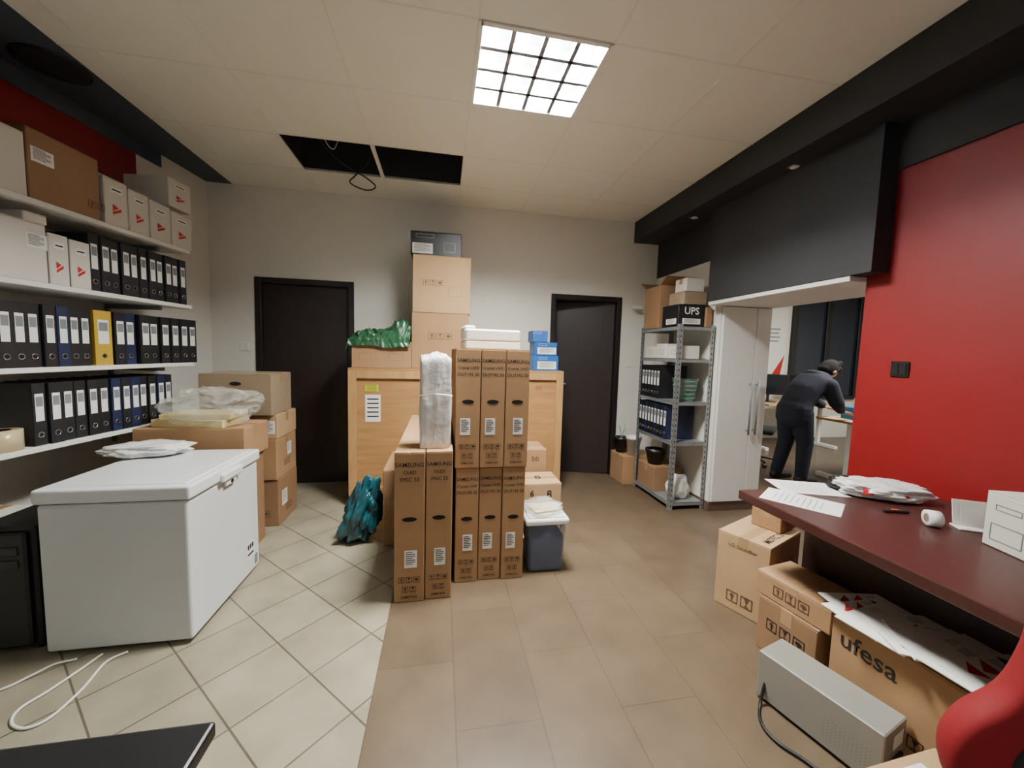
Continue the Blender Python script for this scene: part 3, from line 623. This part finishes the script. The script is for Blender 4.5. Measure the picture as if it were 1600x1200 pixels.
# ---------------------------------------------------------------- reception desk
dx0,dx1,dy0,dy1,DZt=1.47,2.40,-.6,1.64,.75
t=thing('reception_desk','long maroon laminate desk against the red wall','desk',((dx0+dx1)/2,(dy0+dy1)/2,0)); W=(dx1-dx0)/2; D=(dy1-dy0)/2
MB().box(-W,W,-D,D,DZt-.045,DZt,.005,seg=2).build('desktop',MAROON,t)
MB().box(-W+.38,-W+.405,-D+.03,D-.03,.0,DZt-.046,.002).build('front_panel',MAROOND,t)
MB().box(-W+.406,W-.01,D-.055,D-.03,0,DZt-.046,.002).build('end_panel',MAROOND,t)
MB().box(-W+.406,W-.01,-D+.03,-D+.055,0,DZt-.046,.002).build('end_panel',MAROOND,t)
def sheetpaper(u,v,rz,lb):
    q=PZ(u,v,DZt); t=thing('paper_sheet',lb,'paper',(q.x,q.y,DZt),rz)
    MB().sheet(lambda i,j:Vector(((i-.5)*.21,(j-.5)*.297,.0012+.006*max(0,j-.8)*noise.noise(Vector((i*3,j*3,rz)))**2)),6,8).build('sheet',PAPER,t)
    b=MB()
    for k in range(9): b.rect(T(-.01,.1-k*.022,.0018),.15 if k%4 else .1,.003,.0002)
    b.build('printed_lines',GREYP,t)
sheetpaper(1252,783,R(35),'printed paper sheet near the far left corner of maroon desk')
sheetpaper(1258,762,R(70),'paper sheet lying beyond the other sheet at desk far edge')
q=PZ(1372,775,DZt); t=thing('plastic_bag','white plastic bag with red and black print on the desk','plastic bag',(q.x,q.y,DZt),R(-25))
MB().blob((0,0,0),(.40,.22,.085),41,.35,1.9,.2,5).build('bag',BAGW,t,True)
b=MB()
for k in range(3): b.poly([(-.12+k*.07,-.1,.03),(-.07+k*.07,-.1,.03),(-.1+k*.07,-.075,.06)])
b.build('red_print',REDP,t)
MB().blob((-.1,.06,.0),(.18,.14,.075),43,.3,2,.1,4).build('black_fold',BLK,t,True)
q=PZ(1456,822,DZt); t=thing('tape_roll','small roll of white tape standing on the desk front','tape roll',(q.x,q.y,DZt),R(-30))
Mt=T(0,0,.032)@Matrix.Rotation(R(90),4,'Y'); MB().lathe([(.018,-.02),(.032,-.02),(.032,.02),(.018,.02)],n=24,M=Mt).build('tape',PAPER,t,True); MB().lathe([(.0172,-.02),(.0178,-.02),(.0178,.02),(.0172,.02)],n=24,M=Mt).build('core',CARD2,t,True)
q=PZ(1400,801,DZt); t=thing('utility_knife','small black knife with orange slider on desk before white bag','knife',(q.x,q.y,DZt),R(-15)); MB().box(-.05,.05,-.008,.008,0,.012,.004,seg=2).build('handle',BLK,t); MB().box(-.02,.01,-.005,.005,.012,.016,.002).build('slider',ORANGE,t)
q=PZ(1522,828,DZt); t=thing('card_holder','white desk card holder left of the tall white box','card holder',(q.x,q.y,DZt),R(-30))
MB().box(-.06,.06,-.03,.03,0,.008,.002).box(-.06,.06,-.004,.0,.006,.11,.001,T(0,.01,0)@Matrix.Rotation(R(-12),4,'X')).build('stand',WHITE,t)
MB().rect(T(0,.003,.06)@Matrix.Rotation(R(78),4,'X'),.09,.07,.001).build('card',PAPER,t)
q=PZ(1545,866,DZt); carton('printed_box','tall white printed box standing on the desk at right edge',(q.x+.165,q.y-.03,DZt),(.2,.15,.2),R(-18),CARDW,prints=(('F','r',.09,.04,.09,.1),('F','r',.06,-.05,.16,.02),('L','r',.1,0,.06,.06),('L','r',.08,0,.15,.02)),tape=False,ink=GREYP)
# ---------------------------------------------------------------- boxes at the desk
t=carton('carton','brown carton with large handwriting on floor at the far desk end',(1.80,1.83,0),(.38,.27,.43),R(24),CARD3,ink=INKB,prints=(('F','t','DOLBY AT',0,.29,.05),('F','t','Soundbar',0,.13,.045),('L','t','LG Soundbar',0,.37,.028),('L','i',2,0,.08,.06)))
MB().text('MOTC 2',.05,facem('T',.38,.27,.43,-.05,-.09,.002)).build('handwriting',INK,t)
carton('carton','small brown carton on top of the handwritten carton',(1.95,1.88,.4315),(.22,.16,.11),R(20),CARD,prints=(('F','r',.08,0,.06,.05),))
carton('carton','brown carton on floor under flat carton before the maroon panel',(1.68,1.42,0),(.25,.27,.265),R(8),CARD2,prints=(('L','i',3,0,.15,.05),('F','i',1,0,.15,.06)),ink=INK)
carton('carton','flat brown carton lying on another carton beside the far desk leg',(1.685,1.42,.267),(.24,.33,.11),R(10),CARD,prints=(('L','i',3,0,.055,.045),))
carton('carton','long brown carton with large black lettering under a pile of leaflets',(1.70,1.01,0),(.24,.42,.405),R(2),CARD,'box',prints=(('L','t','ufesa',-.08,.31,.095),('L','i',4,.11,.12,.045)),ink=INK,seam='y')
for i in range(9):
    rz=R(random.uniform(-22,22)+78); x=1.70+random.uniform(-.04,.04); y=1.18-.05*i; z=.4066+i*.0056
    t=thing('leaflet',f'white leaflet, {ORD[i]} from the far end of pile on lettered carton','leaflet',(x,y,z),rz,'leaflets on the lettered carton')
    MB().box(-.105,.105,-.148,.148,0,.005,.001).build('pages',PAPER,t)
    if i in (0,1,4,8):
        MB().poly([(.02,-.0,.0056),(.095,-.01,.0056),(.05,.045,.0056)]).poly([(.02,.06,.0056),(.09,.05,.0056),(.05,.10,.0056)]).build('red_print',REDP,t)
    if i in (1,8): MB().poly([(.05,-.11,.0056),(.1,-.08,.0056),(.06,-.06,.0056)]).build('black_print',INK,t)
    b=MB()
    for k in range(4): b.rect(T(.06,-.03-.012*k,.0053),.06,.004,.0002)
    b.build('text_lines',GREYP,t)
MX=R(16); t=thing('metal_device','grey metal power unit with fine vents on floor before the lettered carton','power unit',(1.44,1.115,0),MX)
dw,dl,dh=.16,.40,.205
MB().box(-dw/2,dw/2,-dl/2,dl/2,.012,dh,.004).build('case',STEELG,t)
b=MB()
for i in range(7):
    for j in range(12): b.disc(T(-dw/2-.0008,-dl/2+.03+j*.012,.05+i*.012)@facem('L',0,0,0,0,0,0),.0032,.0032,6)
b.build('vent_holes',VENT,t)
MB().rect(T(0,-dl/2,0)@facem('F',0,0,0,.02,.15,.001),.07,.05).build('rating_label',PAPER,t)
MB().box(-.05,.05,-dl/2-.01,-dl/2,.03,.1,.004).build('terminal_block',BLK,t)
for sx in (-1,1):
    for sy in (-1,1): MB().cyl((sx*.05,sy*.15,0),(sx*.05,sy*.15,.013),.012).build('foot',BLK,t)
pts=[Vector((1.385,1.25,.1)),Vector((1.34,1.26,.12))]+[PZ(u,v,.008) for u,v in ((1188,1100),(1190,1130),(1215,1160),(1260,1190),(1310,1230))]
Mi=(T(1.44,1.115,0)@Matrix.Rotation(MX,4,'Z')).inverted()
MB().tube([Mi@q for q in pts],.006).build('power_cord',CORDB,t,True)
carton('carton','pale carton with white label on the floor at bottom edge near the chair',(1.335,.67,0),(.30,.28,.25),R(3),CARD3,stickers=(('T',.16,.07,-.03,.08),))
# ---------------------------------------------------------------- chair
t=thing('gaming_chair','red and black racing style office chair cut off at bottom right','chair',(1.17,.29,0))
Mc=T(.13,.13,-.06)@Matrix.Rotation(R(-45),4,'Z')
out=[(-.19,.47),(-.25,.54),(-.265,.62),(-.24,.70),(-.19,.78),(-.165,.88),(-.155,.98),(-.12,1.07),(-.05,1.11),(.05,1.11),(.12,1.07),(.155,.98),(.165,.88),(.19,.78),(.24,.70),(.265,.62),(.25,.54),(.19,.47)]
def dense(P,k=4):
    m=len(P); Q=[]
    for i in range(m):
        A,B_,C_,D_=[Vector(P[(i+o)%m]) for o in (-1,0,1,2)]
        for j in range(k):
            s=j/k; Q.append(.5*((2*B_)+(C_-A)*s+(2*A-5*B_+4*C_-D_)*s*s+(3*B_-A-3*C_+D_)*s**3))
    return Q
def pad(out,y0,y1,inset):
    b=MB(); P=dense(out); m=len(P); rows=[]
    nr=[]
    for i in range(m):
        d=(P[(i+1)%m]-P[i-1]).normalized(); nr.append(Vector((-d.y,d.x)))
    c=sum(P,Vector((0,0)))/m
    if (c-P[0]).dot(nr[0])<0: nr=[-n for n in nr]
    for k in range(9):
        an=PI*k/8; ins=inset*(1-math.sin(an)); y=(y0+y1)/2-(y1-y0)/2*math.cos(an)
        rows.append([b.bm.verts.new(Mc@Vector((P[i].x+nr[i].x*ins,y,P[i].y+nr[i].y*ins))) for i in range(m)])
    for A,B_ in zip(rows,rows[1:]):
        for i in range(m): b.bm.faces.new((A[i],A[(i+1)%m],B_[(i+1)%m],B_[i]))
    for rw in (rows[0],rows[-1]): b.bm.faces.new(rw)
    return b
pad(out,-.03,.06,.022).build('backrest',CHRED,t,True)
pad([(x*.66,.80+(z-.83)*.74) for x,z in out],-.045,.0,.012).build('back_cushion',CHBLK,t,True)
Ms=Matrix.Rotation(R(-45),4,'Z')
MB().box(-.2,.2,-.3,.12,.42,.48,.03,Ms@T(0,-.04,0),3).build('seat',CHBLK,t,True)
for s in (-1,1): MB().box(s*.22-.03,s*.22+.03,-.28,.06,.43,.50,.025,Ms,3).build('seat_bolster',CHRED,t,True)
MB().cyl((0,0,.09),(0,0,.42),.025).build('gas_column',BLK,t)
for k in range(5):
    an=2*PI*k/5+.6; c,s=math.cos(an),math.sin(an)
    MB().tube([(0,0,.1),(c*.12,s*.12,.09),(c*.2,s*.2,.07)],.018,8,3).build('base_arm',BLK,t,True)
    MB().cyl((c*.2-s*.02,s*.2+c*.02,.028),(c*.2+s*.02,s*.2-c*.02,.028),.028).build('castor',BLK,t)
# ---------------------------------------------------------------- office beyond the opening
def offdesk(x0,x1,y0,y1,lb):
    t=thing('office_desk',lb,'desk',((x0+x1)/2,(y0+y1)/2,0)); w=(x1-x0)/2; d=(y1-y0)/2
    MB().box(-w,w,-d,d,.7,.73,.004).build('desktop',CARD3,t)
    for sx in (-1,1):
        MB().box(sx*(w-.06)-.025,sx*(w-.06)+.025,-.025,.025,.05,.7,.003).box(sx*(w-.06)-.03,sx*(w-.06)+.03,-d+.03,d-.03,0,.05,.004).build('leg',WHITE,t)
offdesk(4.55,5.9,3.2,3.95,'pale topped office desk with white legs beside the bending person')
offdesk(4.9,6.3,5.0,5.7,'pale office desk at the back of the next room')
t=thing('tray','bright blue plastic tray on desk before the person','tray',(4.95,3.66,.73),R(-10))
MB().box(-.2,.2,-.14,.14,0,.01).box(-.2,-.19,-.14,.14,.01,.14).box(.19,.2,-.14,.14,.01,.14).box(-.19,.19,-.14,-.13,.01,.14).box(-.19,.19,.13,.14,.01,.14).build('tray',CYAN,t)
MB().box(-.15,.15,-.1,.1,.01,.12,.003).build('paper_stack',PAPER,t)
t=thing('card_box','orange card box on desk to the right of the blue tray','box',(5.28,3.42,.73)); MB().box(-.1,.1,-.07,.07,0,.1,.004).build('body',ORANGE,t); MB().box(-.102,.102,-.072,.072,.1,.12,.003).build('lid',ORANGE,t)
def monitor(x,y,z,rz,lb):
    t=thing('monitor',lb,'monitor',(x,y,z),rz); MB().box(-.1,.1,-.08,.08,0,.012,.004).build('stand_base',BLK,t); MB().box(-.02,.02,-.01,.01,.012,.16,.003).build('stand_neck',BLK,t)
    MB().box(-.27,.27,-.03,-.01,.12,.45,.006).build('bezel',BLK,t); MB().box(-.255,.255,-.032,-.03,.14,.435).build('screen',SCREEN,t)
monitor(5.2,5.35,.73,R(-25),'black monitor on the back desk, left one behind the person'); monitor(5.95,5.35,.73,R(-35),'black monitor on the back desk, right one behind the person')
t=thing('office_chair','black swivel chair partly hidden by the closet edge in next room','chair',(4.22,4.50,0),R(40))
MB().box(-.23,.23,-.23,.23,.43,.5,.03,None,3).build('seat',CHBLK,t,True); MB().box(-.21,.21,.2,.26,.58,1.0,.028,None,3).build('backrest',CHBLK,t,True); MB().cyl((0,0,.08),(0,0,.43),.03).build('gas_column',BLK,t)
MB().box(-.03,.03,.2,.28,.45,.62,.01).build('back_bracket',BLK,t)
for k in range(5):
    c,s=math.cos(2*PI*k/5),math.sin(2*PI*k/5); MB().cyl((0,0,.1),(c*.27,s*.27,.07),.022,.014).build('base_arm',BLK,t); MB().cyl((c*.27-s*.02,s*.27+c*.02,.028),(c*.27+s*.02,s*.27-c*.02,.028),.028).build('castor',BLK,t)
t=thing('poster','white poster with red and grey lines on the far office wall','poster',(5.72,5.899,1.0)); MB().box(-.3,.3,-.01,0,0,1.3,.003).build('board',PAPER,t)
MB().poly([(-.02,-.012,.05),(.2,-.012,.05),(.28,-.012,.5)]).build('red_wedge',REDP,t)
b=MB()
for k in range(4): b.rect(T(-.03,-.0105,.95-.07*k)@facem('F',0,0,0,0,0,0),.38-.05*(k%2),.02)
b.build('text_lines',GREYP,t)
# ---------------------------------------------------------------- person
base=PZ(1238,750,0)
fa=R(12)
R0=Vector((math.cos(a),-math.sin(a),0)); F0=Vector((math.sin(a),math.cos(a),0)); Zv=Vector((0,0,1))
Rv=R0*math.cos(fa)+F0*math.sin(fa); Fv=F0*math.cos(fa)-R0*math.sin(fa)
t=thing('person','person in navy hoodie and dark trousers bending over desk beyond the doorway','person',base)
def L3(x,y,z): return Rv*x+Fv*y+Zv*z
def ball(bm,c,rx,ry,rz,n=18,rot=None):
    vs=bmesh.ops.create_uvsphere(bm,u_segments=n,v_segments=n//2+2,radius=1)['verts']
    for v in vs:
        q=Vector((v.co.x*rx,v.co.y*ry,v.co.z*rz)); q=rot@q if rot else q; v.co=L3(c[0]+q.x,c[1]+q.y,c[2]+q.z)
def limb(bm,P,step=.016,n=14):
    # P: list of (x,y,z, r, ry): a chain of overlapping spheres, fused afterwards into one surface
    for A,B_ in zip(P,P[1:]):
        L=(Vector(B_[:3])-Vector(A[:3])).length; k=max(2,int(L/step))
        for i in range(k+1):
            s=i/k; q=[A[j]*(1-s)+B_[j]*s for j in range(5)]; ball(bm,q[:3],q[3],q[4],q[3],n)
def fuse(bm,name,m,voxel,it=4,grow=0):
    me=bpy.data.meshes.new('f'); bm.to_mesh(me); bm.free()
    o=bpy.data.objects.new('tmp',me); COL.objects.link(o); md=o.modifiers.new('R','REMESH'); md.mode='VOXEL'; md.voxel_size=voxel; md.use_smooth_shade=True
    s=o.modifiers.new('S','SMOOTH'); s.iterations=it
    bpy.context.view_layer.update(); me2=bpy.data.meshes.new_from_object(o.evaluated_get(bpy.context.evaluated_depsgraph_get())); bpy.data.objects.remove(o)
    me2.materials.clear(); me2.materials.append(m)
    for f in me2.polygons: f.use_smooth=True
    ob=bpy.data.objects.new(name,me2); COL.objects.link(ob); ob.parent=t; return ob
TOR=[(-.06,0,.82,.115,.165),(-.03,0,.93,.105,.145),(.05,0,1.05,.115,.16),(.15,0,1.14,.11,.175),(.22,0,1.18,.085,.14)]
NECK=[(.25,0,1.20,.055,.06),(.34,0,1.245,.05,.05)]
ARMS=[[(.20,-.17,1.13,.06,.06),(.26,-.215,.95,.047,.047),(.43,-.15,.845,.031,.031)],[(.22,.17,1.14,.06,.06),(.34,.215,.99,.047,.047),(.50,.13,.865,.031,.031)]]
LEGS=[[(-.05,-.085,.80,.095,.095),(.02,-.095,.46,.062,.062),(-.01,-.11,.09,.042,.042)],[(-.05,.085,.80,.095,.095),(-.03,.10,.46,.062,.062),(-.11,.12,.09,.042,.042)]]
def grow(P,g): return [(x,y,z,r_+g,ry+g) for x,y,z,r_,ry in P]
bm=bmesh.new()
limb(bm,TOR); limb(bm,NECK)
for P in ARMS+LEGS: limb(bm,P)
HC=(.385,0,1.30); hr=Matrix.Rotation(R(55),3,'Y')
def hc(x,y,z): q=hr@Vector((x,y,z)); return (HC[0]+q.x,HC[1]+q.y,HC[2]+q.z)
ball(bm,HC,.092,.075,.112,22,hr); ball(bm,hc(.03,0,-.07),.058,.05,.05,16,hr); ball(bm,hc(.092,0,-.02),.02,.012,.022,10,hr)
for s in (-1,1): ball(bm,hc(.0,s*.086,-.03),.018,.014,.028,10,hr); ball(bm,hc(.08,s*.03,.012),.012,.014,.01,8,hr)
ball(bm,hc(.084,0,-.065),.012,.024,.008,8,hr)
for (hx,hy,hz,sd) in ((.465,-.14,.83,1),(.535,.12,.85,-1)):
    ball(bm,(hx,hy,hz),.045,.04,.016,14)
    for k in range(4):
        y=hy+(k-1.5)*.021; Lk=(.07,.08,.075,.058)[k]
        limb(bm,[(hx+.02,y,hz,.0095,.0095),(hx+.045,y,hz-.002,.009,.009),(hx+.045+Lk*.5,y,hz-.012,.008,.008),(hx+.045+Lk*.8,y,hz-.035,.007,.007)],.006,8)
    limb(bm,[(hx-.01,hy+sd*.025,hz,.011,.011),(hx+.02,hy+sd*.05,hz-.006,.0095,.0095),(hx+.045,hy+sd*.055,hz-.018,.008,.008)],.006,8)
fuse(bm,'body',SKIN,.006,2)
bm=bmesh.new()
limb(bm,grow(TOR,.032)); limb(bm,[(-.065,0,.76,.15,.2),(-.06,0,.84,.15,.2)])
limb(bm,[(.20,0,1.19,.10,.13),(.27,0,1.22,.075,.08)])
for P in ARMS: limb(bm,grow(P[:2],.026)+grow([(P[2][0]-.02,P[2][1],P[2][2]+.012,P[2][3],P[2][4])],.018))
ball(bm,(.17,0,1.245),.085,.12,.055,16,Matrix.Rotation(R(25),3,'Y'))
fuse(bm,'hoodie',HOOD,.01,5)
bm=bmesh.new()
limb(bm,[(-.055,0,.79,.125,.175),(-.05,0,.74,.12,.165)])
for P in LEGS: limb(bm,grow(P,.022))
fuse(bm,'trousers',JEAN,.01,3)
for sx,sy in ((-.01,-.11),(-.11,.12)):
    b=MB(); b.box(-.07,.2,-.048,.048,.0,.085,.03,None,3)
    for v in b.bm.verts:
        if v.co.x>.06: v.co.z*=.72
        v.co=L3(v.co.x+sx,v.co.y+sy,v.co.z)
    b.build('shoe',BLK,t,True)
bm=bmesh.new()
ball(bm,hc(-.022,0,.012),.098,.09,.122,28,hr); ball(bm,hc(.03,0,.085),.06,.07,.045,18,hr); ball(bm,hc(-.055,0,-.05),.055,.07,.06,18,hr)
for k in range(14): ball(bm,hc(-.03+.07*noise.noise(Vector((k,0,0))),.07*math.sin(k*2.1),.08+.03*math.cos(k*1.3)),.03,.025,.028,8,hr)
fuse(bm,'hair',HAIR,.007,2)
SC.view_settings.view_transform='AgX'; SC.view_settings.look='None'; SC.view_settings.exposure=.75
